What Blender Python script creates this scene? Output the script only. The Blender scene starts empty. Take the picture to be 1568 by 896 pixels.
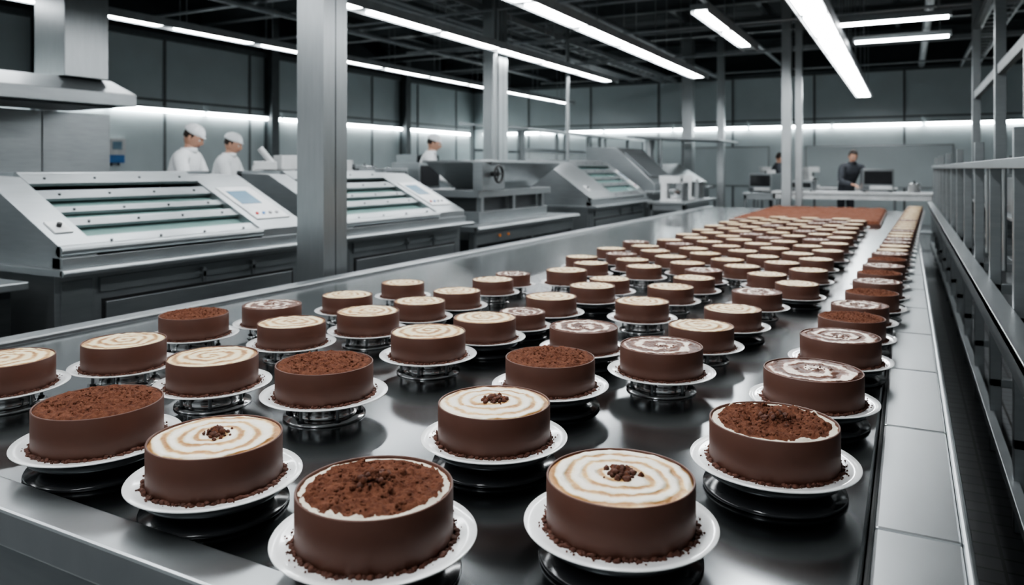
import bpy, math, random
from mathutils import Vector, noise, Matrix
random.seed(7)
scene=bpy.context.scene
COL=scene.collection
# ------------------------------------------------------------------ materials
MATS={}
def newmat(name):
    m=bpy.data.materials.new(name); m.use_nodes=True
    MATS[name]=m
    nt=m.node_tree; b=nt.nodes['Principled BSDF']
    return m,nt,b
def N(nt,t,**k):
    n=nt.nodes.new(t)
    for a,v in k.items(): setattr(n,a,v)
    return n
def math_(nt,op,a,b=None,c=None):
    n=N(nt,'ShaderNodeMath',operation=op)
    for i,x in enumerate((a,b,c)):
        if x is None: continue
        if isinstance(x,(int,float)): n.inputs[i].default_value=x
        else: nt.links.new(x,n.inputs[i])
    return n.outputs[0]
def ramp(nt,fac,stops):
    r=N(nt,'ShaderNodeValToRGB')
    e=r.color_ramp.elements
    while len(e)<len(stops): e.new(0.5)
    for i,(p,c) in enumerate(stops):
        e[i].position=p; e[i].color=(c[0],c[1],c[2],1)
    nt.links.new(fac,r.inputs[0])
    return r.outputs[0]
def plain(name,col,rough=.5,metal=0,var=.12,scale=8,bump=0,spec=None,coat=0):
    m,nt,b=newmat(name)
    tc=N(nt,'ShaderNodeTexCoord'); no=N(nt,'ShaderNodeTexNoise'); no.inputs['Scale'].default_value=scale; no.inputs['Detail'].default_value=4
    nt.links.new(tc.outputs['Object'],no.inputs['Vector'])
    lo=[x*(1-var) for x in col]; hi=[min(1,x*(1+var)) for x in col]
    nt.links.new(ramp(nt,no.outputs['Fac'],[(.3,lo),(.7,hi)]),b.inputs['Base Color'])
    b.inputs['Roughness'].default_value=rough; b.inputs['Metallic'].default_value=metal
    b.inputs['Coat Weight'].default_value=coat
    if spec is not None: b.inputs['Specular IOR Level'].default_value=spec
    if bump:
        bp=N(nt,'ShaderNodeBump'); bp.inputs['Strength'].default_value=bump; bp.inputs['Distance'].default_value=.01
        nt.links.new(no.outputs['Fac'],bp.inputs['Height']); nt.links.new(bp.outputs[0],b.inputs['Normal'])
    return m
def steel(name,col,rough=.3,stretch=(2,2,60),var=.15,rv=.1,metal=1,bump=.03):
    m,nt,b=newmat(name)
    tc=N(nt,'ShaderNodeTexCoord'); mp=N(nt,'ShaderNodeMapping'); mp.inputs['Scale'].default_value=stretch
    no=N(nt,'ShaderNodeTexNoise'); no.inputs['Scale'].default_value=3; no.inputs['Detail'].default_value=5
    nt.links.new(tc.outputs['Object'],mp.inputs[0]); nt.links.new(mp.outputs[0],no.inputs['Vector'])
    n2=N(nt,'ShaderNodeTexNoise'); n2.inputs['Scale'].default_value=1.6; n2.inputs['Detail'].default_value=4
    nt.links.new(tc.outputs['Object'],n2.inputs['Vector'])
    mixf=math_(nt,'ADD',math_(nt,'MULTIPLY',no.outputs['Fac'],.4),math_(nt,'MULTIPLY',n2.outputs['Fac'],.6))
    nt.links.new(ramp(nt,mixf,[(.35,[x*(1-var) for x in col]),(.65,[x*(1+var) for x in col])]),b.inputs['Base Color'])
    b.inputs['Metallic'].default_value=metal
    rr=math_(nt,'ADD',math_(nt,'MULTIPLY',mixf,rv*2),rough-rv)
    nt.links.new(rr,b.inputs['Roughness'])
    if bump:
        bp=N(nt,'ShaderNodeBump'); bp.inputs['Strength'].default_value=bump; bp.inputs['Distance'].default_value=.003
        nt.links.new(mixf,bp.inputs['Height']); nt.links.new(bp.outputs[0],b.inputs['Normal'])
    return m
def emit(name,col,s):
    m,nt,b=newmat(name)
    b.inputs['Base Color'].default_value=(.8,.8,.8,1)
    b.inputs['Emission Color'].default_value=(*col,1); b.inputs['Emission Strength'].default_value=s
    return m
steel('belt_steel',(.25,.262,.268),.18,(2,5,2),.08,.05,1,.0)
steel('rim_steel',(.45,.47,.478),.31,(6,2,2),.06,.03,1,0)
steel('machine_steel',(.36,.382,.39),.34,(2,2,14),.10,.05,.88,.01)
steel('dull_steel',(.27,.288,.295),.38,(2,2,14),.12,.06,.86,0)
steel('column_steel',(.42,.44,.447),.34,(14,14,1.5),.08,.05,.94,0)
steel('dark_steel',(.09,.096,.10),.36,(2,2,14),.18,.06,.8,0)
steel('drum_steel',(.6,.6,.6),.18,(2,2,30),.12,.05,1,0)
plain('black_rubber',(.014,.014,.015),.45)
plain('black_gloss',(.022,.023,.025),.16)
plain('ceiling_dark',(.032,.038,.041),.8)
plain('beam_dark',(.095,.107,.112),.5)
plain('pipe_grey',(.25,.27,.28),.4)
plain('wall_panel',(.53,.59,.60),.36,0,.05,1.5)
plain('wall_seam',(.13,.14,.145),.5)
plain('white_plastic',(.60,.61,.61),.35)
plain('grey_plastic',(.35,.36,.37),.4)
plain('blue_plastic',(.03,.16,.42),.3)
plain('screen_blue',(.16,.26,.34),.15)
plain('red_button',(.5,.03,.03),.35)
plain('porcelain',(.84,.84,.83),.16,0,.02,5,0,None,.3)
plain('coat_white',(.82,.84,.85),.8,0,.05,14,.2)
plain('dark_cloth',(.05,.055,.065),.85,0,.2,14,.2)
plain('skin',(.55,.32,.23),.5,0,.06,20)
plain('lips',(.35,.12,.10),.5)
plain('hair_dark',(.03,.02,.016),.7,0,.3,60,.5)
plain('eye_white',(.8,.8,.8),.2)
plain('choc_side',(.092,.037,.024),.50,0,.10,14,.06)
plain('crumb',(.085,.03,.017),.75,0,.35,120,.4)
plain('orange_lamp',(.9,.3,.05),.4)
emit('tube_light',(.95,.98,1.0),27)
emit('wall_tube',(.90,.98,1.0),28)
m,nt,b=newmat('machine_glass'); b.inputs['Base Color'].default_value=(.28,.42,.40,1); b.inputs['Roughness'].default_value=.08; b.inputs['Alpha'].default_value=.7
m,nt,b=newmat('canopy_glass'); b.inputs['Base Color'].default_value=(.7,.75,.76,1); b.inputs['Roughness'].default_value=.15; b.inputs['Alpha'].default_value=.35
def cocoa(name,ring):
    m,nt,b=newmat(name)
    tc=N(nt,'ShaderNodeTexCoord'); oi=N(nt,'ShaderNodeObjectInfo')
    no=N(nt,'ShaderNodeTexNoise',noise_dimensions='4D'); no.inputs['Scale'].default_value=80; no.inputs['Detail'].default_value=7; no.inputs['Roughness'].default_value=.75
    nt.links.new(tc.outputs['Object'],no.inputs['Vector']); nt.links.new(math_(nt,'MULTIPLY',oi.outputs['Random'],9.),no.inputs['W'])
    c=ramp(nt,no.outputs['Fac'],[(.32,(.060,.021,.012)),(.5,(.145,.055,.031)),(.70,(.23,.10,.060))])
    b.inputs['Roughness'].default_value=.9; b.inputs['Specular IOR Level'].default_value=.2
    bp=N(nt,'ShaderNodeBump'); bp.inputs['Strength'].default_value=1.; bp.inputs['Distance'].default_value=.006
    nt.links.new(no.outputs['Fac'],bp.inputs['Height']); nt.links.new(bp.outputs[0],b.inputs['Normal'])
    if ring:
        sx=N(nt,'ShaderNodeSeparateXYZ'); nt.links.new(tc.outputs['Object'],sx.inputs[0])
        r=math_(nt,'SQRT',math_(nt,'ADD',math_(nt,'POWER',sx.outputs[0],2.),math_(nt,'POWER',sx.outputs[1],2.)))
        n2=N(nt,'ShaderNodeTexNoise',noise_dimensions='4D'); n2.inputs['Scale'].default_value=30; n2.inputs['Detail'].default_value=6; n2.inputs['Roughness'].default_value=.65
        nt.links.new(tc.outputs['Object'],n2.inputs['Vector']); nt.links.new(math_(nt,'MULTIPLY',oi.outputs['Random'],31.),n2.inputs['W'])
        nn=math_(nt,'SUBTRACT',n2.outputs['Fac'],.5)
        e=math_(nt,'ADD',r,math_(nt,'MULTIPLY',nn,.034))
        f=math_(nt,'GREATER_THAN',e,.1115)
        f2=math_(nt,'LESS_THAN',math_(nt,'ADD',r,math_(nt,'MULTIPLY',nn,-.02)),.1215)
        f=math_(nt,'MULTIPLY',f,f2)
        mx=N(nt,'ShaderNodeMix',data_type='RGBA'); nt.links.new(f,mx.inputs['Factor']); nt.links.new(c,mx.inputs['A']); mx.inputs['B'].default_value=(.84,.77,.64,1)
        nt.links.new(mx.outputs['Result'],b.inputs['Base Color'])
    else: nt.links.new(c,b.inputs['Base Color'])
cocoa('cocoa_powder',False); cocoa('cocoa_ring',True)
def swirl(name,stops,pitch,namp,nscale,rough,fine=.55):
    m,nt,b=newmat(name)
    tc=N(nt,'ShaderNodeTexCoord'); oi=N(nt,'ShaderNodeObjectInfo')
    wn=N(nt,'ShaderNodeTexNoise',noise_dimensions='4D'); wn.inputs['Scale'].default_value=8; wn.inputs['Detail'].default_value=1
    nt.links.new(tc.outputs['Object'],wn.inputs['Vector']); nt.links.new(math_(nt,'MULTIPLY',oi.outputs['Random'],53.),wn.inputs['W'])
    s1=N(nt,'ShaderNodeVectorMath',operation='SUBTRACT'); nt.links.new(wn.outputs['Color'],s1.inputs[0]); s1.inputs[1].default_value=(.5,.5,.5)
    s2=N(nt,'ShaderNodeVectorMath',operation='SCALE'); nt.links.new(s1.outputs[0],s2.inputs[0]); s2.inputs['Scale'].default_value=.042
    s3=N(nt,'ShaderNodeVectorMath',operation='ADD'); nt.links.new(tc.outputs['Object'],s3.inputs[0]); nt.links.new(s2.outputs[0],s3.inputs[1])
    sw=N(nt,'ShaderNodeSeparateXYZ'); nt.links.new(s3.outputs[0],sw.inputs[0])
    rw=math_(nt,'SQRT',math_(nt,'ADD',math_(nt,'POWER',sw.outputs[0],2.),math_(nt,'POWER',sw.outputs[1],2.)))
    a=math_(nt,'ARCTAN2',sw.outputs[1],sw.outputs[0])
    sx=N(nt,'ShaderNodeSeparateXYZ'); nt.links.new(tc.outputs['Object'],sx.inputs[0])
    r=math_(nt,'SQRT',math_(nt,'ADD',math_(nt,'POWER',sx.outputs[0],2.),math_(nt,'POWER',sx.outputs[1],2.)))
    no=N(nt,'ShaderNodeTexNoise',noise_dimensions='4D'); no.inputs['Scale'].default_value=nscale; no.inputs['Detail'].default_value=4; no.inputs['Distortion'].default_value=.6
    nt.links.new(tc.outputs['Object'],no.inputs['Vector']); nt.links.new(math_(nt,'MULTIPLY',oi.outputs['Random'],17.),no.inputs['W'])
    ph=math_(nt,'ADD',math_(nt,'ADD',math_(nt,'MULTIPLY',rw,2*math.pi/pitch),a),math_(nt,'MULTIPLY',math_(nt,'SUBTRACT',no.outputs['Fac'],.5),namp))
    ph=math_(nt,'ADD',ph,math_(nt,'MULTIPLY',oi.outputs['Random'],6.28))
    w=math_(nt,'POWER',math_(nt,'MULTIPLY_ADD',math_(nt,'SINE',ph),.5,.5),1.8)
    n4=N(nt,'ShaderNodeTexNoise',noise_dimensions='4D'); n4.inputs['Scale'].default_value=16; n4.inputs['Detail'].default_value=4
    nt.links.new(tc.outputs['Object'],n4.inputs['Vector']); nt.links.new(math_(nt,'MULTIPLY',oi.outputs['Random'],41.),n4.inputs['W'])
    w=math_(nt,'MULTIPLY',w,math_(nt,'MULTIPLY_ADD',n4.outputs['Fac'],1.6,.15))
    n3=N(nt,'ShaderNodeTexNoise'); n3.inputs['Scale'].default_value=60; n3.inputs['Detail'].default_value=6; n3.inputs['Roughness'].default_value=.7
    nt.links.new(tc.outputs['Object'],n3.inputs['Vector'])
    w=math_(nt,'ADD',w,math_(nt,'MULTIPLY',math_(nt,'SUBTRACT',n3.outputs['Fac'],.5),fine))
    w=math_(nt,'ADD',w,math_(nt,'MULTIPLY',math_(nt,'MAXIMUM',math_(nt,'SUBTRACT',r,.112),0.),42.))
    nt.links.new(ramp(nt,w,stops),b.inputs['Base Color'])
    b.inputs['Roughness'].default_value=rough
    bp=N(nt,'ShaderNodeBump'); bp.inputs['Strength'].default_value=.9; bp.inputs['Distance'].default_value=.007; bp.invert=True
    nt.links.new(w,bp.inputs['Height']); nt.links.new(bp.outputs[0],b.inputs['Normal'])
swirl('cream_swirl',[(.0,(.86,.80,.69)),(.42,(.84,.73,.54)),(.64,(.71,.47,.20)),(.98,(.43,.21,.07))],.031,5.,13,.42)
swirl('gold_cream',[(.0,(.84,.73,.50)),(.34,(.80,.62,.33)),(.62,(.62,.38,.15)),(1.,(.36,.17,.055))],.036,7,12,.42)
swirl('marble_choc',[(.0,(.80,.72,.62)),(.07,(.60,.45,.36)),(.15,(.17,.07,.042)),(1.,(.085,.034,.02))],.05,10,15,.5,.25)
m,nt,b=newmat('floor_tiles')
tc=N(nt,'ShaderNodeTexCoord'); br=N(nt,'ShaderNodeTexBrick'); br.offset=0; br.inputs['Scale'].default_value=5
br.inputs['Color1'].default_value=(.12,.125,.13,1); br.inputs['Color2'].default_value=(.15,.155,.16,1); br.inputs['Mortar'].default_value=(.04,.04,.04,1)
br.inputs['Mortar Size'].default_value=.03; br.inputs['Brick Width'].default_value=.5; br.inputs['Row Height'].default_value=.5
nt.links.new(tc.outputs['Object'],br.inputs['Vector']); nt.links.new(br.outputs['Color'],b.inputs['Base Color']); b.inputs['Roughness'].default_value=.3

# ------------------------------------------------------------------ mesh builder
ICO_V=None
def ico():
    global ICO_V
    if ICO_V is None:
        import bmesh
        bm=bmesh.new(); bmesh.ops.create_icosphere(bm,subdivisions=1,radius=1)
        ICO_V=([v.co.copy() for v in bm.verts],[[v.index for v in f.verts] for f in bm.faces]); bm.free()
    return ICO_V
class MB:
    def __init__(s): s.v=[];s.f=[];s.m=[];s.sm=[];s.mats=[]
    def mi(s,n):
        if n not in s.mats: s.mats.append(n)
        return s.mats.index(n)
    def add(s,vs,fs,mat,smooth=False):
        o=len(s.v); s.v+= [tuple(v) for v in vs]; i=s.mi(mat)
        for f in fs: s.f.append([o+k for k in f]); s.m.append(i); s.sm.append(smooth)
    def para(s,p,u,v,w,mat):
        p,u,v,w=map(Vector,(p,u,v,w))
        if u.cross(v).dot(w)<0: u,v=v,u
        vs=[p,p+u,p+u+v,p+v,p+w,p+u+w,p+u+v+w,p+v+w]
        s.add(vs,[(3,2,1,0),(4,5,6,7),(0,1,5,4),(1,2,6,5),(2,3,7,6),(3,0,4,7)],mat)
    def box(s,x0,x1,y0,y1,z0,z1,mat): s.para((x0,y0,z0),(x1-x0,0,0),(0,y1-y0,0),(0,0,z1-z0),mat)
    def prism(s,poly,y0,y1,mat):
        n=len(poly); A=sum(poly[i][0]*poly[(i+1)%n][1]-poly[(i+1)%n][0]*poly[i][1] for i in range(n))
        if A<0: poly=poly[::-1]
        vs=[(x,y0,z) for x,z in poly]+[(x,y1,z) for x,z in poly]
        fs=[list(range(n)),list(range(2*n-1,n-1,-1))]+[((i+1)%n,i,n+i,n+(i+1)%n) for i in range(n)]
        s.add(vs,fs,mat)
    def frustum(s,b,t,mat):
        def r(q): return [(q[0],q[2],q[4]),(q[1],q[2],q[4]),(q[1],q[3],q[4]),(q[0],q[3],q[4])]
        s.add(r(b)+r(t),[(3,2,1,0),(4,5,6,7),(0,1,5,4),(1,2,6,5),(2,3,7,6),(3,0,4,7)],mat)
    def cyl(s,p0,p1,r,mat,r1=None,n=16):
        p0=Vector(p0);p1=Vector(p1);d=(p1-p0).normalized(); r1=r if r1 is None else r1
        a=d.orthogonal().normalized(); b=d.cross(a)
        vs=[]
        for p,rr in((p0,r),(p1,r1)):
            for i in range(n):
                t=2*math.pi*i/n; vs.append(p+a*rr*math.cos(t)+b*rr*math.sin(t))
        s.add(vs,[(i,(i+1)%n,n+(i+1)%n,n+i) for i in range(n)],mat,True)
        s.add(vs,[list(range(n-1,-1,-1)),list(range(n,2*n))],mat)
    def lathe(s,prof,mat,c=(0,0,0),n=48,smooth=True):
        vs=[];fs=[]
        for r,z in prof:
            for i in range(n):
                t=2*math.pi*i/n; vs.append((c[0]+r*math.cos(t),c[1]+r*math.sin(t),c[2]+z))
        for k in range(len(prof)-1):
            for i in range(n):
                j=(i+1)%n; fs.append((k*n+i,k*n+j,(k+1)*n+j,(k+1)*n+i))
        s.add(vs,fs,mat,smooth)
    def blob(s,c,r,mat,sq=(1,1,1)):
        V,F=ico(); o=Vector((random.random()*50,random.random()*50,3))
        s.add([Vector(c)+Vector((v.x*sq[0],v.y*sq[1],v.z*sq[2]))*r*(.75+.9*abs(noise.noise(v*1.7+o))) for v in V],F,mat,True)
    def ellip(s,c,rad,mat,n=16,m=10,fn=None,rot=None):
        vs=[];fs=[]
        for j in range(m+1):
            ph=math.pi*j/m
            for i in range(n):
                t=2*math.pi*i/n
                v=Vector((math.sin(ph)*math.cos(t),math.sin(ph)*math.sin(t),math.cos(ph)))
                if fn: v=fn(v)
                v=Vector((v.x*rad[0],v.y*rad[1],v.z*rad[2]))
                if rot: v=rot@v
                vs.append(Vector(c)+v)
        for j in range(m):
            for i in range(n):
                k=(i+1)%n; fs.append((j*n+i,(j+1)*n+i,(j+1)*n+k,j*n+k))
        s.add(vs,fs,mat,True)
    def mesh(s,name):
        me=bpy.data.meshes.new(name); me.from_pydata(s.v,[],s.f)
        for n in s.mats: me.materials.append(MATS[n])
        me.polygons.foreach_set('material_index',s.m); me.polygons.foreach_set('use_smooth',s.sm); me.update(); return me
    def obj(s,name,loc=(0,0,0),rot=0,parent=None,bevel=0):
        o=bpy.data.objects.new(name,s.mesh(name)); COL.objects.link(o); o.location=loc; o.rotation_euler=(0,0,rot)
        if parent: o.parent=parent
        if bevel:
            b=o.modifiers.new('bevel','BEVEL'); b.width=bevel; b.segments=2; b.limit_method='ANGLE'; b.angle_limit=.7
        return o
def empty(name,loc=(0,0,0),rot=0):
    o=bpy.data.objects.new(name,None); o.location=loc; o.rotation_euler=(0,0,rot); o.empty_display_size=.1; COL.objects.link(o); return o

BELT=.74
# ------------------------------------------------------------------ cakes
def plate_mesh():
    b=MB()
    b.lathe([(0,.048),(.085,.048),(.10,.0485),(.150,.0555),(.1665,.0610),(.1675,.0625),(.1665,.0640),(.150,.0600),(.118,.0560),(0,.0560)],'porcelain',n=72)
    return b.mesh('plate')
def stand_mesh(k):
    b=MB()
    if k==0:
        b.lathe([(0,0.0005),(.108,0.0005),(.108,.005),(.078,.007),(.074,.010),(.074,.036),(.086,.040),(.086,.0475),(0,.0475)],'drum_steel',n=48)
        for i in range(6):
            a=i*math.pi/3+.3; x,y=.093*math.cos(a),.093*math.sin(a)
            b.cyl((x,y,0.004),(x,y,.046),.0045,'dull_steel',n=8)
            b.cyl((x,y,0.004),(x,y,.012),.009,'dark_steel',n=8)
        b.lathe([(.088,.042),(.098,.042),(.098,.0475),(.088,.0475)],'dark_steel',n=48)
    else:
        b.lathe([(0,0.0005),(.140,0.0005),(.142,.004),(.140,.009),(.10,.012),(.09,.016),(.09,.026)],'black_gloss',n=64)
        b.lathe([(.09,.026),(.118,.03),(.135,.036),(.136,.043),(.128,.0475),(0,.0475)],'dark_steel',n=64)
    return b.mesh('cake_stand')
R0=.128; H0=.056; HC=.085
def cake_mesh(kind,seed):
    random.seed(seed); b=MB(); zt=H0+HC
    b.lathe([(0,H0),(R0-.002,H0),(R0,H0+.003),(R0,zt-.0015),(R0-.0008,zt),(R0-.0030,zt),(R0-.0038,zt-.001),(R0-.0042,zt-.006)],'choc_side',n=96)
    mat={'C':'cocoa_powder','R':'cocoa_ring','W':'cream_swirl','M':'gold_cream','D':'marble_choc'}[kind]
    nr,nt_=44,128; vs=[(0,0,0)];fs=[];off=Vector((seed*3.1,seed*1.7,0)); rr=R0-.0035
    def h(x,y):
        r=math.hypot(x,y); p=Vector((x,y,0)); z=zt-.003
        n1=noise.fractal(p*30+off,.8,2.,4); n2=noise.fractal(p*130+off,.7,2.,3); n3=noise.ridged_multi_fractal(p*55+off,.9,2.,4,1.,2.)
        if kind=='C': z+=.003+n1*.0040+n2*.0038+n3*.0014+.010*max(0,1-(r/.09)**2)
        elif kind=='R':
            k=1/(1+math.exp((r-.106-.02*n1)*600)); z+=k*(.002+n1*.0040+n2*.0042+n3*.0016+.009*max(0,1-(r/.05)**2))+n1*.0006
        elif kind in 'WM':
            z+=.0022+n1*.0032+.003*max(0,1-(r/.1)**2)
        else: z+=.002+n1*.0034+n2*.0012
        e=min(1,(rr-r)/.008); return zt-.004+(z-zt+.004)*max(0,e)
    vs[0]=(0,0,h(0,0))
    for i in range(1,nr+1):
        r=rr*(i/nr)**.9
        for j in range(nt_):
            t=2*math.pi*j/nt_; x,y=r*math.cos(t),r*math.sin(t); vs.append((x,y,h(x,y)))
    for j in range(nt_): fs.append((0,1+j,1+(j+1)%nt_))
    for i in range(nr-1):
        for j in range(nt_):
            a=1+i*nt_+j;c=1+i*nt_+(j+1)%nt_; fs.append((a,a+nt_,c+nt_,c))
    b.add(vs,fs,mat,True)
    if kind in 'WR':
        n=130 if kind=='W' else 150; sp=.029 if kind=='W' else .040
        for i in range(n):
            a=random.random()*6.283; r=abs(random.gauss(0,.48))*sp
            if r>sp*1.5: continue
            x,y=r*math.cos(a),r*math.sin(a)
            b.blob((x,y,h(x,y)+.001+.010*max(0,1-r/sp)*random.random()),random.choice((.002,.003,.004,.005,.007)),'crumb' if random.random()<(.6 if kind=='W' else .35) else 'cocoa_powder')
    if kind in 'CR':
        for i in range(340):
            a=random.random()*6.283; r=.106*math.sqrt(random.random()); x,y=r*math.cos(a),r*math.sin(a)
            b.blob((x,y,h(x,y)),random.choice((.001,.0015,.002,.003,.004)),'cocoa_powder')
    if kind=='D':
        for i in range(20):
            a=random.random()*6.283; r=.03*math.sqrt(random.random()); x,y=r*math.cos(a)+.02,r*math.sin(a)
            b.blob((x,y,h(x,y)),random.uniform(.001,.004),'crumb')
    for i in range(130):
        a=2*math.pi*(i+random.random()*.7)/130; r=R0+random.uniform(-.001,.006)
        b.blob((r*math.cos(a),r*math.sin(a),H0+random.uniform(.001,.005)),random.uniform(.003,.0068),'crumb',(1.2,1.2,.8))
    for i in range(60):
        a=random.random()*6.283; r=R0+random.uniform(.005,.018)
        b.blob((r*math.cos(a),r*math.sin(a),H0+.0015+max(0,r-.118)*.16),random.uniform(.0008,.0024),'crumb')
    return b.mesh('cake_'+kind)
PLATE=plate_mesh(); ST=[stand_mesh(0),stand_mesh(1)]
CK={k:[cake_mesh(k,i*10+j+1) for j in range(2)] for i,k in enumerate('CRWMD')}
NAME={'C':'cocoa_dusted_cake','R':'cocoa_cake_with_cream_ring','W':'cream_swirl_cake_with_crumbs','M':'cream_swirl_cake','D':'marbled_chocolate_cake'}
random.seed(3)
def put(k,x,y,s,st,parent=None,loc_z=BELT):
    rot=random.random()*6.283
    o=bpy.data.objects.new(NAME[k],random.choice(CK[k])); COL.objects.link(o)
    o.location=(x,y,loc_z); o.scale=(s,s,s); o.rotation_euler=(0,0,rot)
    if parent: o.parent=parent
    for nm,me in(('plate',PLATE),('cake_stand',ST[st])):
        c=bpy.data.objects.new(nm,me); c.parent=o; COL.objects.link(c)
    return o
NEAR=[(-.773,.985,1.0,'R',1),(-.433,1.216,.98,'W',1),(-.245,1.62,1.0,'R',1),(-.82,1.47,.98,'W',1),(-1.197,1.029,.98,'W',1),(-1.587,1.047,1.02,'C',1),
(-1.382,1.546,1.0,'C',0),(-.881,1.899,.97,'C',1),(-.219,2.101,.96,'D',1),(-.651,2.189,.95,'D',0),(-1.377,2.03,.94,'M',0),(-1.727,1.475,.95,'M',0),
(-2.135,1.49,.93,'M',0),(-2.22,1.19,.95,'M',0),(-2.302,1.882,.93,'C',0),(-1.896,1.955,.9,'M',0),(-2.219,2.18,.88,'D',0),(-1.79,2.24,.9,'M',0),
(-2.138,2.535,.83,'M',0),(-2.148,2.951,.8,'M',0),(-1.78,2.56,.82,'M',1),(-1.78,2.85,.82,'M',1),(-1.35,2.35,.88,'M',1),(-1.82,3.25,.79,'M',0),
(-1.34,2.63,.70,'D',1),(-1.86,3.54,.72,'D',0),(-1.34,2.90,.84,'M',1),(-.97,2.36,.9,'D',1),(-1.61,3.68,.85,'M',0),(-1.30,3.27,.82,'M',1),
(-.96,2.96,.85,'M',0),(-.63,2.59,.86,'M',0),(-.60,2.97,.84,'M',1),(-.97,3.41,.82,'M',0),(-.95,3.76,.80,'M',0),(-.59,3.44,.83,'D',0),
(-.19,2.59,.93,'D',1),(-.18,2.97,.88,'C',1),(-.17,3.30,.83,'D',1),(-.14,3.64,.84,'C',1),(-.13,4.0,.85,'D',1)]
for x,y,s,k,st in NEAR: put(k,x,y,s,st)
rows=empty('rows_of_cakes',(0,0,0))
pts=[(p[0],p[1]) for p in NEAR]
for y,x in((4.34,-.13),(4.68,-.12),(5.02,-.11),(5.36,-.10)): put(random.choice('DDCM'),x,y,.84,1,rows); pts.append((x,y))
y=5.7
while y<12.6:
    x=-.09+(y-5.7)*.028; put(random.choice('MMMMD'),x,y,.78,1,rows); pts.append((x,y)); y+=.30
k=0; y=3.55
while y<9.1:
    for i in range(6):
        x=-1.98+.335*i+(.16 if k%2 else 0)+random.uniform(-.015,.015)
        lim=-1.95+max(0,y-4)*.06
        if x<lim or x>-.36: continue
        if any(math.hypot(x-a,y-b_)<.275 for a,b_ in pts): continue
        put(random.choice('MMMMMMDM'),x,y,.78,(i+k)%2,rows); pts.append((x,y))
    y+=.27; k+=1
b=MB(); nx,ny=70,150; x0,x1,y0,y1=-1.9,-.27,9.35,12.6; vs=[];fs=[]
for j in range(ny+1):
    for i in range(nx+1):
        x=x0+(x1-x0)*i/nx; y=y0+(y1-y0)*j/ny
        e=min(i,nx-i,j,ny-j); g=abs(math.sin(math.pi*(x-x0)/.2))**.3*abs(math.sin(math.pi*(y-y0)/.2))**.3
        vs.append((x,y,BELT+.012 if e==0 else BELT+.05+.02*g+.012*noise.noise(Vector((x*12,y*12,0)))))
for j in range(ny):
    for i in range(nx):
        a=j*(nx+1)+i; fs.append((a,a+1,a+nx+2,a+nx+1))
b.add(vs,fs,'cocoa_powder',True); b.box(x0,x1,y0,y1,BELT,BELT+.03,'choc_side')
b.obj('cocoa_cake_slab')

# ------------------------------------------------------------------ conveyor table
b=MB(); XL,XR,YN,YF=-2.95,-.066,.90,13.0
b.box(XL,XR,YN,YF,BELT-.03,BELT,'belt_steel')
b.box(XL-.10,XL,YN-.09,YF,BELT-.06,BELT+.018,'rim_steel')
b.box(XL,.09,YN-.09,YN,BELT-.06,BELT+.012,'rim_steel')
y=YN
while y<YF:
    y2=min(y+.62,YF); b.box(XR+.012,.085,y+.002,y2-.002,BELT-.05,BELT+.006,'rim_steel'); y=y2
b.box(XR,XR+.012,YN,YF,BELT-.05,BELT-.012,'black_rubber')
b.box(.085,.10,YN-.09,YF,BELT-.14,BELT+.012,'rim_steel')
b.box(XL-.10,.10,YN-.07,YF,BELT-.20,BELT-.06,'dull_steel')
b.prism([(XL-.12,BELT-.20),(XL-.12,BELT-.24),(.11,BELT-.24),(.11,BELT-.20)],YN-.10,YF,'rim_steel')
b.box(XL,.05,YN+.05,YF-.05,BELT-.5,BELT-.24,'dark_steel')
y=YN+.1
while y<YF:
    for x in(XL+.02,-1.5,.0): b.box(x,x+.07,y,y+.07,0.0,BELT-.24,'dull_steel')
    b.box(XL+.02,.07,y+.02,y+.05,.18,.22,'dull_steel'); y+=1.55
b.box(XL+.03,XL+.07,YN+.1,YF-.1,.18,.22,'dull_steel'); b.box(.02,.06,YN+.1,YF-.1,.18,.22,'dull_steel')
b.obj('conveyor_table',bevel=.006)

# ------------------------------------------------------------------ room
WX,WY,RX,CZ=-12.6,21.2,7.0,4.9
b=MB(); b.box(WX,RX,-4,WY,-.1,0,'floor_tiles'); b.obj('floor')
b=MB(); b.box(WX-.2,RX+.2,-4,WY+.2,CZ,CZ+.1,'ceiling_dark'); b.obj('ceiling')
def wall(nm,x0,x1,y0,y1):
    b=MB(); b.box(x0,x1,y0,y1,0,3.85,'wall_panel'); b.box(x0,x1,y0,y1,3.85,CZ,'ceiling_dark'); return b.obj(nm)
wall('wall_left',WX-.2,WX,-4,WY); wall('wall_back',WX-.2,RX+.2,WY,WY+.2); wall('wall_right',RX,RX+.2,-4,WY)
b=MB(); y=-3
while y<WY: b.box(WX,WX+.02,y,y+.05,0,3.85,'wall_seam'); y+=2.1
b.box(WX,WX+.03,-4,WY,2.68,2.72,'wall_seam'); b.box(WX,WX+.12,-4,WY,3.85,3.95,'beam_dark')
b.obj('trim_1')
b=MB(); x=WX+2
while x<RX: b.box(x,x+.05,WY-.02,WY,0,3.85,'wall_seam'); x+=2.1
b.box(WX,RX,WY-.03,WY,2.68,2.72,'wall_seam'); b.box(WX,RX,WY-.12,WY,3.85,3.95,'beam_dark')
b.obj('trim_2')
for y in(7.2,12.2,17.2):
    b=MB(); b.box(WX,WX+.22,y,y+.1,0,CZ,'beam_dark'); b.box(WX+.2,WX+.24,y-.06,y+.16,0,CZ,'beam_dark'); b.box(WX,WX+.03,y-.06,y+.16,0,CZ,'beam_dark'); b.obj('wall_pilaster')
b=MB()
for y in(1.5,4.5,7.5,10.5,13.5,16.5,19.5):
    b.box(WX,RX,y-.09,y+.09,4.28,4.30,'beam_dark'); b.box(WX,RX,y-.09,y+.09,4.60,4.62,'beam_dark'); b.box(WX,RX,y-.012,y+.012,4.28,4.62,'beam_dark')
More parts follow.
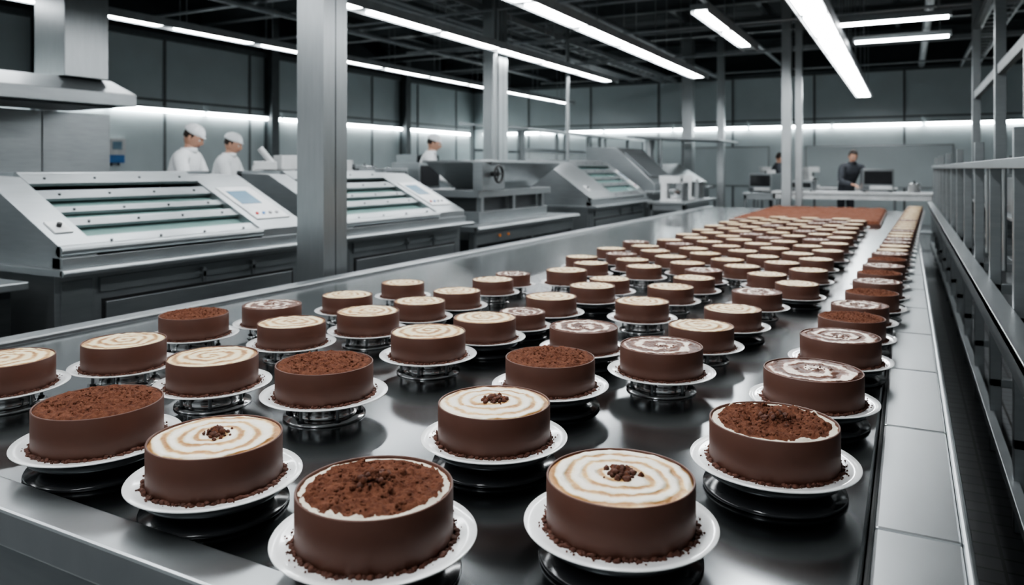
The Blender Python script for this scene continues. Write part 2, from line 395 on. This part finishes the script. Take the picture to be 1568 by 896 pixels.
for x in(-11,-8.9,-6.6,-4.3,-2.6,-.2,1.8,4.2):
    b.box(x-.05,x+.05,-4,WY,4.62,4.78,'beam_dark')
b.obj('ceiling_beams')
b=MB()
for x,z,r in((-9.7,4.1,.05),(-7.1,3.95,.035),(-6.9,3.95,.035),(-4.6,3.9,.06),(-2.9,4.1,.04),(-1.3,4.0,.035),(.3,3.95,.07),(2.3,4.0,.05)):
    b.cyl((x,-4,z),(x,WY,z),r,'pipe_grey',n=12)
for y in(3.2,6.1,9.2,12.0,15.2,18.3): 
    b.cyl((WX,y,4.2),(RX,y,4.2),.03,'pipe_grey',n=10); b.cyl((-9,y+.5,3.75),(RX,y+.5,3.75),.022,'pipe_grey',n=8)
b.obj('ceiling_pipes')
b=MB()
for x in (-6.1,1.1):
    for k in(0,.34): b.box(x+k,x+k+.03,-3.8,WY-.3,3.8,3.9,'pipe_grey')
    y=-3.8
    while y<WY-.4: b.box(x,x+.36,y,y+.04,3.8,3.82,'pipe_grey'); y+=.4
b.obj('cable_trays')
def light_run(x,z,y0,y1,w=.16,seg=1.5,gap=.10):
    b=MB(); b.box(x-w/2-.035,x+w/2+.035,y0-.05,y1+.05,z+.012,z+.08,'dull_steel')
    b.box(x-w/2-.045,x-w/2-.03,y0-.05,y1+.05,z-.02,z+.08,'pipe_grey'); b.box(x+w/2+.03,x+w/2+.045,y0-.05,y1+.05,z-.02,z+.08,'pipe_grey')
    y=y0
    while y<y1-.3:
        y2=min(y+seg,y1); b.box(x-w/2,x+w/2,y,y2-gap,z-.01,z+.0115,'tube_light')
        for xx in(x-w/2,x+w/2): b.cyl((xx,y+.1,z+.08),(xx,y+.1,CZ),.006,'pipe_grey',n=6)
        y=y2
    return b.obj('ceiling_light_strip')
light_run(-.86,3.0,-2,18.6,.24,1.5,.22)
light_run(-3.45,3.1,-2,14.2,.18,1.5,.22)
light_run(-5.15,3.1,-1,14.0,.15,1.5,.24)
light_run(-8.4,3.22,3.6,19.5,.13,1.5,.24)
light_run(-2.05,3.15,8.4,11.4,.12,1.45,.25)
def light_x(x0,x1,y,z,w=.07):
    b=MB(); b.box(x0-.03,x1+.03,y-w/2-.03,y+w/2+.03,z+.012,z+.07,'dull_steel'); b.box(x0,x1,y-w/2,y+w/2,z-.015,z+.0115,'tube_light')
    for xx in(x0+.1,x1-.1): b.cyl((xx,y,z+.07),(xx,y,CZ),.006,'pipe_grey',n=6)
    b.obj('ceiling_light_tube')
light_x(-.78,.40,9.6,3.08); light_x(-.62,.46,11.0,3.08)
b=MB(); y=-2
while y<WY-.4:
    b.box(WX+.02,WX+.06,y,min(y+2.0,WY-.3),2.47,2.535,'wall_tube'); b.box(WX,WX+.07,y,min(y+2.05,WY-.3),2.54,2.58,'dull_steel'); y+=2.1
b.obj('wall_light_strip')
b=MB(); x=WX+.4
while x<RX-.2:
    b.box(x,min(x+2.0,RX),WY-.06,WY-.02,2.47,2.535,'wall_tube'); b.box(x,min(x+2.05,RX),WY-.07,WY,2.54,2.58,'dull_steel'); x+=2.1
b.obj('wall_light_strip')
def column(x,y,a):
    b=MB(); b.box(x-a/2,x+a/2,y-a/2,y+a/2,0,CZ,'column_steel')
    b.box(x-a/2-.06,x+a/2+.06,y-a/2-.06,y+a/2+.06,0,.02,'column_steel')
    b.box(x-a/2-.01,x+a/2+.01,y-a/2-.01,y+a/2+.01,.3,.33,'dull_steel')
    if a>.18: b.box(x+a/2,x+a/2+.002,y-a/2+a*.5-.003,y-a/2+a*.5+.003,.34,CZ,'dark_steel')
    for dx in(-1,1):
        for dy in(-1,1): b.cyl((x+dx*(a/2+.03),y+dy*(a/2+.03),.02),(x+dx*(a/2+.03),y+dy*(a/2+.03),.04),.012,'dull_steel',n=6)
    b.obj('steel_column',bevel=.004)
column(-3.31,3.68,.22)
column(-5.50,9.90,.27)
column(-4.55,17.5,.24); column(-3.74,17.25,.15)
column(-1.79,13.25,.15); column(-1.62,13.42,.11)
for x,y in((-5.32,9.55),(-5.45,12.5)):
    b=MB(); b.cyl((x,y,0),(x,y,CZ),.035,'column_steel',n=12); b.cyl((x,y,0),(x,y,.02),.09,'dull_steel',n=16); b.obj('steel_pipe_post')

# ------------------------------------------------------------------ slicing machines
def slicer(y0,y1,lw,rw,top=1.35):
    b=MB(); xf=-3.95; xb=-5.15
    b.box(xb,xf,y0,y1,.14,.84,'machine_steel')
    for x in(xf-.12,xb+.06):
        for y in(y0+.08,y1-.14): b.cyl((x,y,0),(x,y,.14),.03,'dark_steel')
    b.box(xf,xf+.012,y0+.28,y1-.12,.22,.66,'machine_steel'); b.box(xf-.003,xf+.004,y0+.26,y1-.10,.20,.68,'black_rubber')
    b.box(xf,xf+.012,y0+.03,y0+.20,.22,.80,'dull_steel'); b.box(xf,xf+.02,y0+.24,y1-.08,.72,.80,'dull_steel')
    for y in(y0+.5*(y1-y0),y0+.72*(y1-y0)):
        b.cyl((xf+.01,y,.74),(xf+.05,y,.74),.016,'dull_steel'); b.box(xf+.03,xf+.05,y-.012,y+.012,.69,.78,'dull_steel')
    for k in range(7): b.box(xf+.012,xf+.016,y0+.36,y0+.62,.30+k*.025,.312+k*.025,'black_rubber')
    b.box(xb,xf+.13,y0-.04,y1+.03,.84,.875,'machine_steel'); b.cyl((xf+.13,y0-.04,.8575),(xf+.13,y1+.03,.8575),.0178,'machine_steel')
    b.box(xf-.02,xf+.07,y0,y1,.875,.93,'machine_steel'); b.cyl((xf+.04,y0,.965),(xf+.04,y1-rw,.965),.03,'machine_steel')
    xt=-4.62
    poly=[(xf+.05,.875),(xf+.05,.985),(xt,top),(xt-.35,top+.01),(xt-.40,.875)]
    b.prism(poly,y0,y0+lw,'machine_steel'); b.prism(poly,y1-rw,y1,'machine_steel')
    b.prism([(xt-.42,.875),(xt-.30,top+.03),(xt-.36,top+.03),(xt-.5,.875)],y0,y1,'dull_steel')
    ya,yb=y0+lw,y1-rw
    b.prism([(xf+.0,.875),(xf+.0,.90),(xt,top-.22),(xt-.3,top-.22),(xt-.38,.875)],ya,yb,'dark_steel')
    d=Vector((xt-xf-.05,0,top-.985)); L=d.length; d.normalize(); n=Vector((-d.z,0,d.x)); n=n if n.z>0 else -n
    P0=Vector((xf+.05,0,.985))
    for t,w,dz,mm in((.0,.10,-.03,'machine_steel'),(.30,.07,-.035,'dull_steel'),(.50,.05,-.04,'dull_steel'),(.68,.09,-.03,'dull_steel'),(.88,.12,-.015,'machine_steel')):
        p=P0+d*(L*t)+n*dz; b.para(p+Vector((0,ya,0)),d*w,(0,yb-ya,0),n*.02,mm)
        b.para(p+Vector((0,ya,0))+d*w-n*.045,d*.012,(0,yb-ya,0),n*.065,'machine_steel')
        for q in range(4): b.cyl(p+d*(w*.5)+n*.02+Vector((0,ya+(yb-ya)*(.1+.267*q),0)),p+d*(w*.5)+n*.028+Vector((0,ya+(yb-ya)*(.1+.267*q),0)),.008,'dark_steel',n=8)
    p=P0+d*(.05*L)-n*.058; b.para(p+Vector((0,ya,0)),d*(.85*L),(0,yb-ya,0),n*.006,'machine_glass')
    for t in(.20,.44,.60,.82):
        q=P0+d*(L*t)-n*.085; b.cyl(q+Vector((0,ya,0)),q+Vector((0,yb,0)),.02,'rim_steel',n=10)
    b.cyl((xt-.05,ya,top+.0),(xt-.05,yb,top+.0),.028,'machine_steel')
    b.box(xt-.36,xt-.05,ya,yb,top-.06,top-.02,'machine_steel')
    w=min(rw*.7,.32); yc=y1-rw/2
    p=P0+d*(.16*L)+Vector((0,yc-w/2,0)); b.para(p,d*(.58*L),(0,w,0),n*.008,'white_plastic')
    b.para(p+d*(.26*L)+Vector((0,w*.12,0))+n*.008,d*(.24*L),(0,w*.6,0),n*.003,'screen_blue')
    for i in range(4):
        q=p+d*(.08*L)+Vector((0,w*(.16+.2*i),0)); b.cyl(q+n*.008,q+n*.02,.012,['red_button','blue_plastic','grey_plastic','grey_plastic'][i],n=12)
    w=min(lw*.5,.1); p=P0+d*(.18*L)+Vector((0,y0+lw*.25,0)); b.para(p,d*.12,(0,w,0),n*.008,'white_plastic'); b.cyl(p+d*.06+Vector((0,w*.5,0))+n*.008,p+d*.06+Vector((0,w*.5,0))+n*.03,.014,'black_rubber',n=12)
    return b.obj('slicing_machine',bevel=.005)
slicer(2.36,4.18,.20,.44)
slicer(4.5,6.38,.20,.46)
slicer(9.75,12.3,1.0,.2,1.5)
b=MB(); xf,xb=-3.95,-5.15
b.box(xb,xf+.05,6.62,9.3,.74,.80,'machine_steel'); b.cyl((xf+.05,6.62,.77),(xf+.05,9.3,.77),.03,'machine_steel')
for y in(6.68,8.0,9.2):
    for x in(xf-.08,xb+.04): b.box(x,x+.07,y,y+.07,0,.74,'dull_steel')
b.box(xb,xf-.02,6.7,9.25,.22,.25,'dull_steel'); b.box(xb+.2,xf-.15,7.0,8.0,.25,.62,'dark_steel'); b.box(xb+.2,xf-.15,8.2,9.1,.25,.55,'dull_steel')
b.box(xf-.03,xf,6.7,9.25,.60,.74,'machine_steel')
b.box(-4.85,-4.15,7.1,8.85,.80,.92,'machine_steel'); b.box(-4.78,-4.25,7.2,8.75,.92,1.08,'dark_steel')
for y in(7.15,7.9,8.7): b.box(-4.21,-4.15,y,y+.06,.92,1.1,'machine_steel')
b.box(-4.9,-4.12,7.05,8.9,1.08,1.16,'machine_steel')
b.frustum((-4.7,-4.22,7.5,8.5,1.16),(-4.85,-4.0,7.1,8.95,1.46),'machine_steel'); b.box(-4.88,-3.97,7.07,8.98,1.46,1.49,'rim_steel')
b.box(-4.14,-4.02,6.95,7.45,1.16,1.47,'dull_steel')
c=Vector((-3.98,7.15,1.34)); b.cyl(c-Vector((.06,0,0)),c+Vector((.05,0,0)),.025,'black_rubber')
for i in range(24):
    a=2*math.pi*i/24;a2=2*math.pi*(i+1)/24
    b.cyl(c+Vector((.05,.09*math.cos(a),.09*math.sin(a))),c+Vector((.05,.09*math.cos(a2),.09*math.sin(a2))),.014,'black_rubber',n=8)
for i in range(3):
    a=2*math.pi*i/3; b.cyl(c+Vector((.05,0,0)),c+Vector((.05,.09*math.cos(a),.09*math.sin(a))),.01,'black_rubber',n=8)
for y in(7.2,7.4): b.cyl((xf,y,.67),(xf+.015,y,.67),.015,'orange_lamp',n=10)
b.obj('hopper_depositor_machine',bevel=.005)
b=MB()
b.box(-5.3,-4.0,12.7,17.2,.14,.95,'dull_steel'); b.box(-5.3,-3.9,12.65,17.25,.95,1.0,'machine_steel')
b.prism([(-3.98,1.0),(-3.98,1.12),(-4.7,1.78),(-5.3,1.80),(-5.3,1.0)],13.0,14.5,'machine_steel'); b.prism([(-3.98,1.0),(-3.98,1.10),(-4.6,1.5),(-5.3,1.5),(-5.3,1.0)],14.7,16.9,'machine_steel')
b.para((-4.1,13.15,1.25),(-.5,0,.44),(0,1.2,0),(.01,0,.012),'dull_steel')
for y in(12.8,15,17.0):
    for x in(-4.1,-5.2): b.cyl((x,y,0),(x,y,.14),.03,'dark_steel')
b.cyl((-4.9,15.6,1.5),(-4.9,15.6,2.0),.12,'machine_steel',n=24)
b.para((-5.2,15.0,2.05),(1.9,0,-.1),(0,2.0,0),(0,0,.04),'machine_steel')
for y in(15.1,16.8): b.cyl((-4.5,y,1.0),(-4.5,y,2.03),.03,'dull_steel')
b.obj('hooded_oven_machine',bevel=.006)
b=MB()
for x in(-6.8,-5.8):
    for y in(11.4,13.2,15.0,16.8,18.0): b.box(x-.03,x+.03,y-.03,y+.03,0,2.15 if x<-6 else 2.05,'dull_steel')
b.para((-6.95,11.2,2.17),(1.35,0,-.12),(0,7,0),(0,0,.035),'machine_steel')
for z in(1.2,1.7): 
    b.box(-5.83,-5.79,11.4,18.0,z,z+.05,'machine_steel'); b.box(-6.82,-6.78,11.4,18.0,z,z+.05,'machine_steel')
b.box(-5.82,-5.81,11.4,18,1.25,1.7,'canopy_glass')
b.box(-6.7,-5.9,11.6,17.8,.8,1.15,'dull_steel')
b.obj('canopy_enclosure')

# ------------------------------------------------------------------ benches and bench-top equipment
def bench(x0,x1,y0,y1,h,mat='machine_steel',nm='steel_workbench'):
    b=MB(); b.box(x0,x1,y0,y1,h-.04,h,mat); b.box(x0+.05,x1-.05,y0+.05,y1-.05,.25,.28,'dull_steel')
    for x in(x0+.03,x1-.08):
        for y in(y0+.03,y1-.08): b.box(x,x+.05,y,y+.05,0,h-.04,'dull_steel')
    b.box(x0+.03,x1-.03,y0+.03,y0+.06,h-.14,h-.04,mat)
    return b.obj(nm,bevel=.004)
def mixer(x,y,z,rot=0,s=1):
    b=MB(); b.box(-.16,.16,-.13,.13,0,.05,'white_plastic'); b.box(-.16,-.05,-.08,.08,.05,.34,'white_plastic')
    b.box(-.18,.20,-.09,.09,.34,.47,'white_plastic'); b.cyl((.09,0,.34),(.09,0,.26),.03,'dull_steel')
    b.lathe([(0,.05),(.07,.05),(.11,.12),(.12,.22),(.115,.22),(.10,.12),(0,.06)],'drum_steel',(.08,0,0),24); b.cyl((.2,0,.4),(.23,0,.4),.03,'dark_steel')
    b.cyl((-.1,.08,.42),(-.1,.11,.42),.03,'black_rubber')
    o=b.obj('stand_mixer',(x,y,z),rot,bevel=.012); o.scale=(s,s,s)
def pot(x,y,z,r=.14,h=.22):
    b=MB(); b.lathe([(0,0),(r,0),(r,h),(r+.008,h),(r+.008,h+.008),(r-.004,h+.006),(0,h+.03)],'drum_steel',n=28); b.cyl((0,0,h+.03),(0,0,h+.055),.018,'black_rubber')
    for s_ in(-1,1): b.box(s_*r-.02,s_*r+.02,-.04,.04,h*.7,h*.76,'dull_steel')
    b.obj('steel_stockpot',(x,y,z))
def device(x,y,z,rot,w,d,h,nm='bench_scale_unit'):
    b=MB(); b.box(-w/2,w/2,-d/2,d/2,.02,h,'machine_steel'); b.box(-w/2+.03,w/2-.03,d/2,d/2+.01,h*.35,h-.04,'black_gloss'); b.box(-w/2+.03,w/2-.12,d/2,d/2+.014,.05,h*.28,'white_plastic')
    for i in range(3): b.cyl((w/2-.09+.03*i,d/2,h*.18),(w/2-.09+.03*i,d/2+.02,h*.18),.01,'dark_steel',n=10)
    for sx in(-1,1):
        for sy in(-1,1): b.cyl((sx*(w/2-.04),sy*(d/2-.04),0),(sx*(w/2-.04),sy*(d/2-.04),.02),.02,'black_rubber',n=10)
    b.obj(nm,(x,y,z),rot,bevel=.008)
def microscope(x,y,z,rot,s=1.3):
    b=MB(); b.box(-.10,.12,-.08,.08,0,.03,'dark_steel'); b.box(-.10,-.05,-.03,.03,.03,.30,'white_plastic'); b.box(-.07,.11,-.06,.06,.14,.155,'dark_steel')
    b.cyl((.03,0,.18),(.03,0,.32),.025,'dark_steel'); b.cyl((.03,0,.32),(-.05,0,.42),.022,'white_plastic'); b.box(-.09,.06,-.035,.035,.27,.33,'white_plastic'); b.cyl((-.075,-.05,.12),(-.075,.05,.12),.022,'black_rubber')
    o=b.obj('bench_microscope',(x,y,z),rot,bevel=.005); o.scale=(s,s,s)
bench(-6.35,-5.65,4.5,9.0,.98)
bench(-7.3,-6.7,7.1,8.9,.98)
mixer(-6.0,6.25,.98,1.2,1.2); mixer(-5.95,6.8,.98,.6,1.1); pot(-6.0,7.2,.98,.16,.36); pot(-7.0,7.4,.98,.15,.42); device(-7.0,8.1,.98,-1.57,.7,.45,.46); device(-5.98,7.8,.98,-1.57,.5,.4,.42); device(-6.0,8.55,.98,-1.57,.5,.45,.50,'countertop_oven')
microscope(-5.92,5.75,.98,.9,1.5)
bench(-9.2,-8.4,9.0,15.0,.98); device(-8.8,9.8,.98,-1.57,.9,.5,.55); pot(-8.8,10.9,.98,.2,.45); pot(-8.8,11.6,.98,.18,.4); device(-8.8,12.6,.98,-1.57,.8,.5,.7,'countertop_oven'); device(-8.8,14,.98,-1.57,.9,.5,.6,'countertop_oven')
bench(-2.3,.45,14.9,15.55,.97,'white_plastic','white_workbench'); bench(-3.2,-.2,18.4,19.1,.97,'white_plastic','white_workbench')
device(-.50,15.25,.97,3.3,.52,.35,.42,'countertop_oven'); device(-1.75,15.2,.97,3.0,.4,.3,.2)
pot(.1,15.2,.97,.1,.15); pot(-2.6,18.7,.97,.14,.25); pot(-1.3,18.7,.97,.12,.2); mixer(-2.95,18.7,.97,.5); mixer(-2.0,18.7,.97,1)
bench(-3.8,-3.15,12.0,14.3,.85)
for i,(x,y) in enumerate(((-3.5,12.3),(-3.45,12.8),(-3.5,13.3),(-3.45,13.9))): (pot(x,y,.85,.12,.3) if i%2 else mixer(x,y,.85,i,.9))
bench(-3.0,-2.2,15.8,16.9,.9); device(-2.6,16.1,.9,2.8,.5,.4,.40,'countertop_oven'); mixer(-2.6,16.6,.9,2)
for n_,(x0,x1) in enumerate(((-5.4,-3.3),(-2.4,1.0))):
    b=MB(); z0,z1=.9,2.0; b.box(x0,x1,WY-.035,WY-.03,z0,z1,'wall_panel')
    for q in((x0,x1,z0,z0+.04),(x0,x1,z1-.04,z1),(x0,x0+.04,z0,z1),(x1-.04,x1,z0,z1)): b.box(q[0],q[1],WY-.05,WY-.03,q[2],q[3],'dull_steel')
    b.obj('whiteboard_%d'%(n_+1))  # framed whiteboard panel on the solid back wall, no opening behind it
b=MB(); b.box(0,.12,0,.34,.14,.44,'white_plastic'); b.box(.0,.13,.03,.31,0,.14,'blue_plastic'); b.box(.12,.13,.08,.26,.24,.38,'screen_blue'); b.cyl((.06,.1,0),(.06,.1,-.05),.02,'black_rubber'); b.cyl((.06,.24,0),(.06,.24,-.05),.02,'black_rubber')
b.obj('soap_dispenser',(WX,8.4,1.5),bevel=.01)
b=MB()
for i in range(5): b.box(-8.0,-7.9,1.6+i*.75,1.6+(i+1)*.75-.012,0,2.0,'machine_steel')
b.box(-8.02,-8.0,1.6,5.35,0,2.0,'black_rubber'); b.obj('steel_partition',bevel=.004)
b=MB(); b.prism([(-7.9,2.02),(-6.9,2.02),(-6.9,2.14),(-7.3,2.3),(-7.9,2.3)],1.5,4.95,'machine_steel'); b.box(-7.7,-7.2,4.4,4.85,2.3,CZ,'column_steel'); b.box(-7.7,-7.2,2.9,3.6,2.3,CZ,'dark_steel')
b.box(-7.8,-7.0,1.7,4.8,2.0,2.02,'dark_steel'); b.obj('extraction_hood',bevel=.006)
b=MB(); b.box(-5.0,-4.05,1.2,2.2,.1,.78,'dark_steel'); b.box(-5.05,-3.98,1.15,2.25,.78,.82,'machine_steel'); b.cyl((-4.6,2.05,.82),(-4.6,2.05,1.2),.02,'dull_steel'); b.cyl((-4.6,2.05,1.2),(-4.45,2.0,1.3),.03,'black_rubber')
for x in(-4.95,-4.15):
    for y in(1.25,2.1): b.cyl((x,y,0),(x,y,.1),.03,'dark_steel')
b.obj('steel_side_cabinet',bevel=.006)

# ------------------------------------------------------------------ right side rack
b=MB()
b.box(.28,.36,1.0,14.0,.83,.86,'rim_steel'); b.box(.28,.295,1.0,14.0,.77,.86,'rim_steel')
b.box(.34,.38,1.0,14.0,.16,.20,'dull_steel'); b.box(.9,.94,1.0,14.0,.32,.36,'dull_steel')
b.box(.34,.38,1.0,14.0,1.40,1.44,'dull_steel'); b.box(1.1,1.14,1.0,14.0,1.40,1.44,'dull_steel')
b.box(.55,1.14,1.0,14.0,1.08,1.10,'dull_steel'); b.box(.5,1.1,1.0,14,.60,.62,'dark_steel')
y=1.55; k=0
while y<14:
    for x in(.36,1.1): b.box(x,x+.05,y,y+.05,0,1.44 if k%2 else 1.56,'dull_steel')
    b.box(.36,1.15,y,y+.04,1.40,1.44,'dull_steel'); b.box(.36,1.15,y,y+.04,.32,.36,'dull_steel'); b.box(.29,1.15,y,y+.04,.78,.83,'dull_steel')
    b.cyl((.45,y+.3,.86),(.45,y+.3,1.40),.012,'rim_steel',n=8)
    y+=.95; k+=1
for y in(3.4,5.6,7.7,10.2,12.3): b.box(.6,1.08,y,y+.6,1.10,1.34,'machine_steel'); b.box(.6,1.05,y+.1,y+.55,.62,.80,'machine_steel')
for y in(4.2,6.4,9.0,12.0): b.box(.78,.88,y,y+.1,0,CZ,'dull_steel'); b.box(.74,.92,y-.04,y+.14,0,.02,'beam_dark')
b.box(.8,.86,4.2,12.1,2.35,2.45,'beam_dark'); b.box(.8,.86,4.2,12.1,3.3,3.4,'beam_dark')
b.box(.7,.76,4.5,6.2,1.75,2.25,'dark_steel'); b.box(.69,.70,4.6,5.2,1.9,2.15,'white_plastic')
b.obj('steel_rack_frame',bevel=.003)
for y in(9.5,11.2,13.0):
    b=MB(); b.box(.30,.60,y,y+.5,0,1.2,'machine_steel'); b.box(.28,.62,y-.02,y+.52,1.2,1.23,'rim_steel'); b.cyl((.45,y+.25,1.23),(.45,y+.25,1.6),.05,'dull_steel'); b.cyl((.45,y+.25,1.6),(.45,y+.25,1.66),.09,'dark_steel')
    b.obj('filling_unit',(1.1,0,0),bevel=.005)

# ------------------------------------------------------------------ people
def skin_obj(name,verts,edges,rad,mat,parent,roots=(0,),sub=2):
    me=bpy.data.meshes.new(name); me.from_pydata(verts,edges,[]); me.materials.append(MATS[mat])
    o=bpy.data.objects.new(name,me); COL.objects.link(o); o.parent=parent
    sk=o.modifiers.new('skin','SKIN'); sk.use_smooth_shade=True
    d=me.skin_vertices[0].data if me.skin_vertices else None
    for i,r in enumerate(rad):
        d[i].radius=r if isinstance(r,tuple) else (r,r); d[i].use_root=i in roots
    ss=o.modifiers.new('ss','SUBSURF'); ss.levels=sub; ss.render_levels=sub
    return o
def person(nm,x,y,rot,lean=.12,coat='coat_white',trous='coat_white',cap=True,s=1.0,head_tilt=-.45,head_turn=0,arm=.3):
    P=empty(nm,(x,y,0),rot); P.scale=(s,s,s)
    L=lean
    chest=(0,.02+L*.75,1.30); nb=(0,.02+L*1.15,1.45)
    v=[(0,0,.97),(0,L*.3,1.12),chest,nb,(0,-.01,.78)]; e=[(0,1),(1,2),(2,3),(0,4)]; r=[(.175,.125),(.16,.12),(.185,.135),(.095,.085),(.195,.14)]
    wr=[]
    for sx in(-1,1):
        b0=len(v); sh=(sx*.185,nb[1]-.01,1.425); el=(sx*.25,sh[1]+.10,1.15); w=(sx*.13,el[1]+arm*.75,1.08+.02*sx)
        v+=[sh,el,w]; e+=[(3,b0),(b0,b0+1),(b0+1,b0+2)]; r+=[.082,.060,.044]; wr.append((Vector(el),Vector(w),sx))
    skin_obj('coat',v,e,r,coat,P)
    for sx in(-1,1):
        skin_obj('trouser_leg',[(sx*.085,0,.86),(sx*.095,.02,.50),(sx*.10,-.02,.13)],[(0,1),(1,2)],[.085,.062,.045],trous,P)
        skin_obj('shoe',[(sx*.10,-.05,.05),(sx*.10,.05,.045),(sx*.105,.16,.035)],[(0,1),(1,2)],[(.045,.045),(.045,.04),(.038,.03)],'black_rubber',P)
    hv=[];he=[];hr=[];roots=[]
    def chain(ps,rs):
        o=len(hv); roots.append(o); hv.extend([tuple(p) for p in ps]); hr.extend(rs); he.extend([(o+i,o+i+1) for i in range(len(ps)-1)])
    for el,w,sx in wr:
        d=(w-el).normalized(); side=Vector((1,0,0)); side=(side-d*side.dot(d)).normalized(); dn=Vector((0,0,-1)); dn=(dn-d*dn.dot(d)).normalized()
        chain([w-d*.02,w+d*.04,w+d*.085],[(.024,.024),(.036,.018),(.038,.016)])
        for i,ln in enumerate((.070,.080,.075,.058)):
            k=(i-1.5)*.021*(-sx); p=w+d*.075+side*k
            chain([p,p+d*ln*.45+dn*.008,p+d*ln*.75+dn*.026,p+d*ln*.9+dn*.046],[.0095,.009,.0085,.0075])
        p=w+d*.03-side*sx*.028; chain([p,p-side*sx*.022+d*.02+dn*.008,p-side*sx*.03+d*.05+dn*.02],[.012,.0105,.009])
    skin_obj('hands',hv,he,hr,'skin',P,roots,1)
    hc=Vector((0,nb[1]+.05,1.625)); R=Matrix.Rotation(head_turn,3,'Z')@Matrix.Rotation(head_tilt,3,'X')
    skin_obj('neck',[(0,nb[1]-.01,1.44),(0,nb[1]+.02,1.51),tuple(hc+R@Vector((0,-.015,-.03)))],[(0,1),(1,2)],[.072,.064,.062],'skin',P,sub=1)
    b=MB()
    b.lathe([(.070,0),(.082,.002),(.078,.05),(.072,.052),(.070,.0)],coat,(0,nb[1]+.004,1.475),28); b.obj('collar',parent=P)
    b=MB()
    def face(v):
        x,y_,z=v
        if z<0: 
            x*=1-.28*(-z)**1.3; y_*=1-.10*(-z) if y_>0 else 1-.35*(-z)
        if y_>0:
            g=math.exp(-((x/.16)**2))*math.exp(-(((z+.12)/.22)**2)); y_+=.26*g*max(0,y_)
            for ex in(-.38,.38): y_-=.13*math.exp(-(((x-ex)/.2)**2))*math.exp(-(((z-.06)/.14)**2))
            y_+=.07*math.exp(-((x/.35)**2))*math.exp(-(((z+.85)/.2)**2))
            y_+=.04*math.exp(-((z-.28)/.12)**2)*math.exp(-((x/.6)**2))
        return Vector((x,y_,z))
    rad=(.077,.096,.118)
    b.ellip((0,0,0),rad,'skin',40,30,face)
    for sx in(-1,1):
        b.ellip((sx*.076,-.008,-.005),(.010,.018,.030),'skin',12,10)
        b.ellip((sx*.030,.079,.008),(.012,.010,.008),'eye_white',12,8); b.ellip((sx*.030,.087,.007),(.005,.004,.005),'hair_dark',8,6)
        b.box(sx*.030-.014,sx*.030+.014,.084,.093,.024,.029,'hair_dark')
    b.ellip((0,.090,-.052),(.022,.008,.006),'lips',12,8)
    def hair(v):
        if v.z>.5: return Vector((v.x,v.y*1.08,v.z*1.04))
        if v.z>-.35: return Vector((v.x,min(v.y,.35),v.z))
        return Vector((v.x,min(v.y,.2),-.35))
    b.ellip((0,-.010,.020),(.081,.096,.113),'hair_dark',28,20,hair)
    if cap:
        b.ellip((0,-.014,.052),(.090,.108,.086),'coat_white',32,18,lambda v:Vector((v.x,v.y,max(v.z,-.05)))*(1+.04*math.sin(9*math.atan2(v.y,v.x))*max(0,v.z)))
        b.lathe([(.086,0),(.089,.004),(.089,.026),(.086,.03)],'coat_white',(0,-.008,.040),28)
        b.ellip((0,.070,.046),(.050,.045,.006),'coat_white',20,8)
    o=b.obj('head',parent=P); o.location=hc; o.rotation_euler=R.to_euler()
    return P
RT=-1.08
person('factory_worker',-6.85,5.30,RT,.14,s=1.06,head_tilt=-.5)
person('factory_worker',-7.40,6.35,RT,.12,s=1.04,head_tilt=-.35)
person('factory_worker',-6.75,9.75,RT,.10,s=1.10,head_tilt=-.3)
person('technician_in_dark_clothes',-1.08,16.05,RT-1.6,.24,'dark_cloth','dark_cloth',False,1.0,-.55)
person('technician_in_dark_clothes',-2.7,17.6,RT-.3,.10,'dark_cloth','dark_cloth',False,1.0,-.3)

# ------------------------------------------------------------------ world, camera, look
w=bpy.data.worlds.new('world'); scene.world=w; w.use_nodes=True
bg=w.node_tree.nodes['Background']; bg.inputs[0].default_value=(.80,.87,.90,1); bg.inputs[1].default_value=.40
cd=bpy.data.cameras.new('camera'); cam=bpy.data.objects.new('camera',cd); COL.objects.link(cam)
cam.location=(0,0,1.4); cam.rotation_euler=(math.radians(90),0,math.radians(27.79))
cd.sensor_width=36; cd.lens=26.4; cd.shift_y=-.1212; cd.clip_end=200; cd.clip_start=.05
cd.dof.use_dof=True; cd.dof.focus_distance=1.75; cd.dof.aperture_fstop=3.4
scene.camera=cam
scene.view_settings.view_transform='AgX'; scene.view_settings.look='AgX - Medium High Contrast'; scene.view_settings.exposure=.08
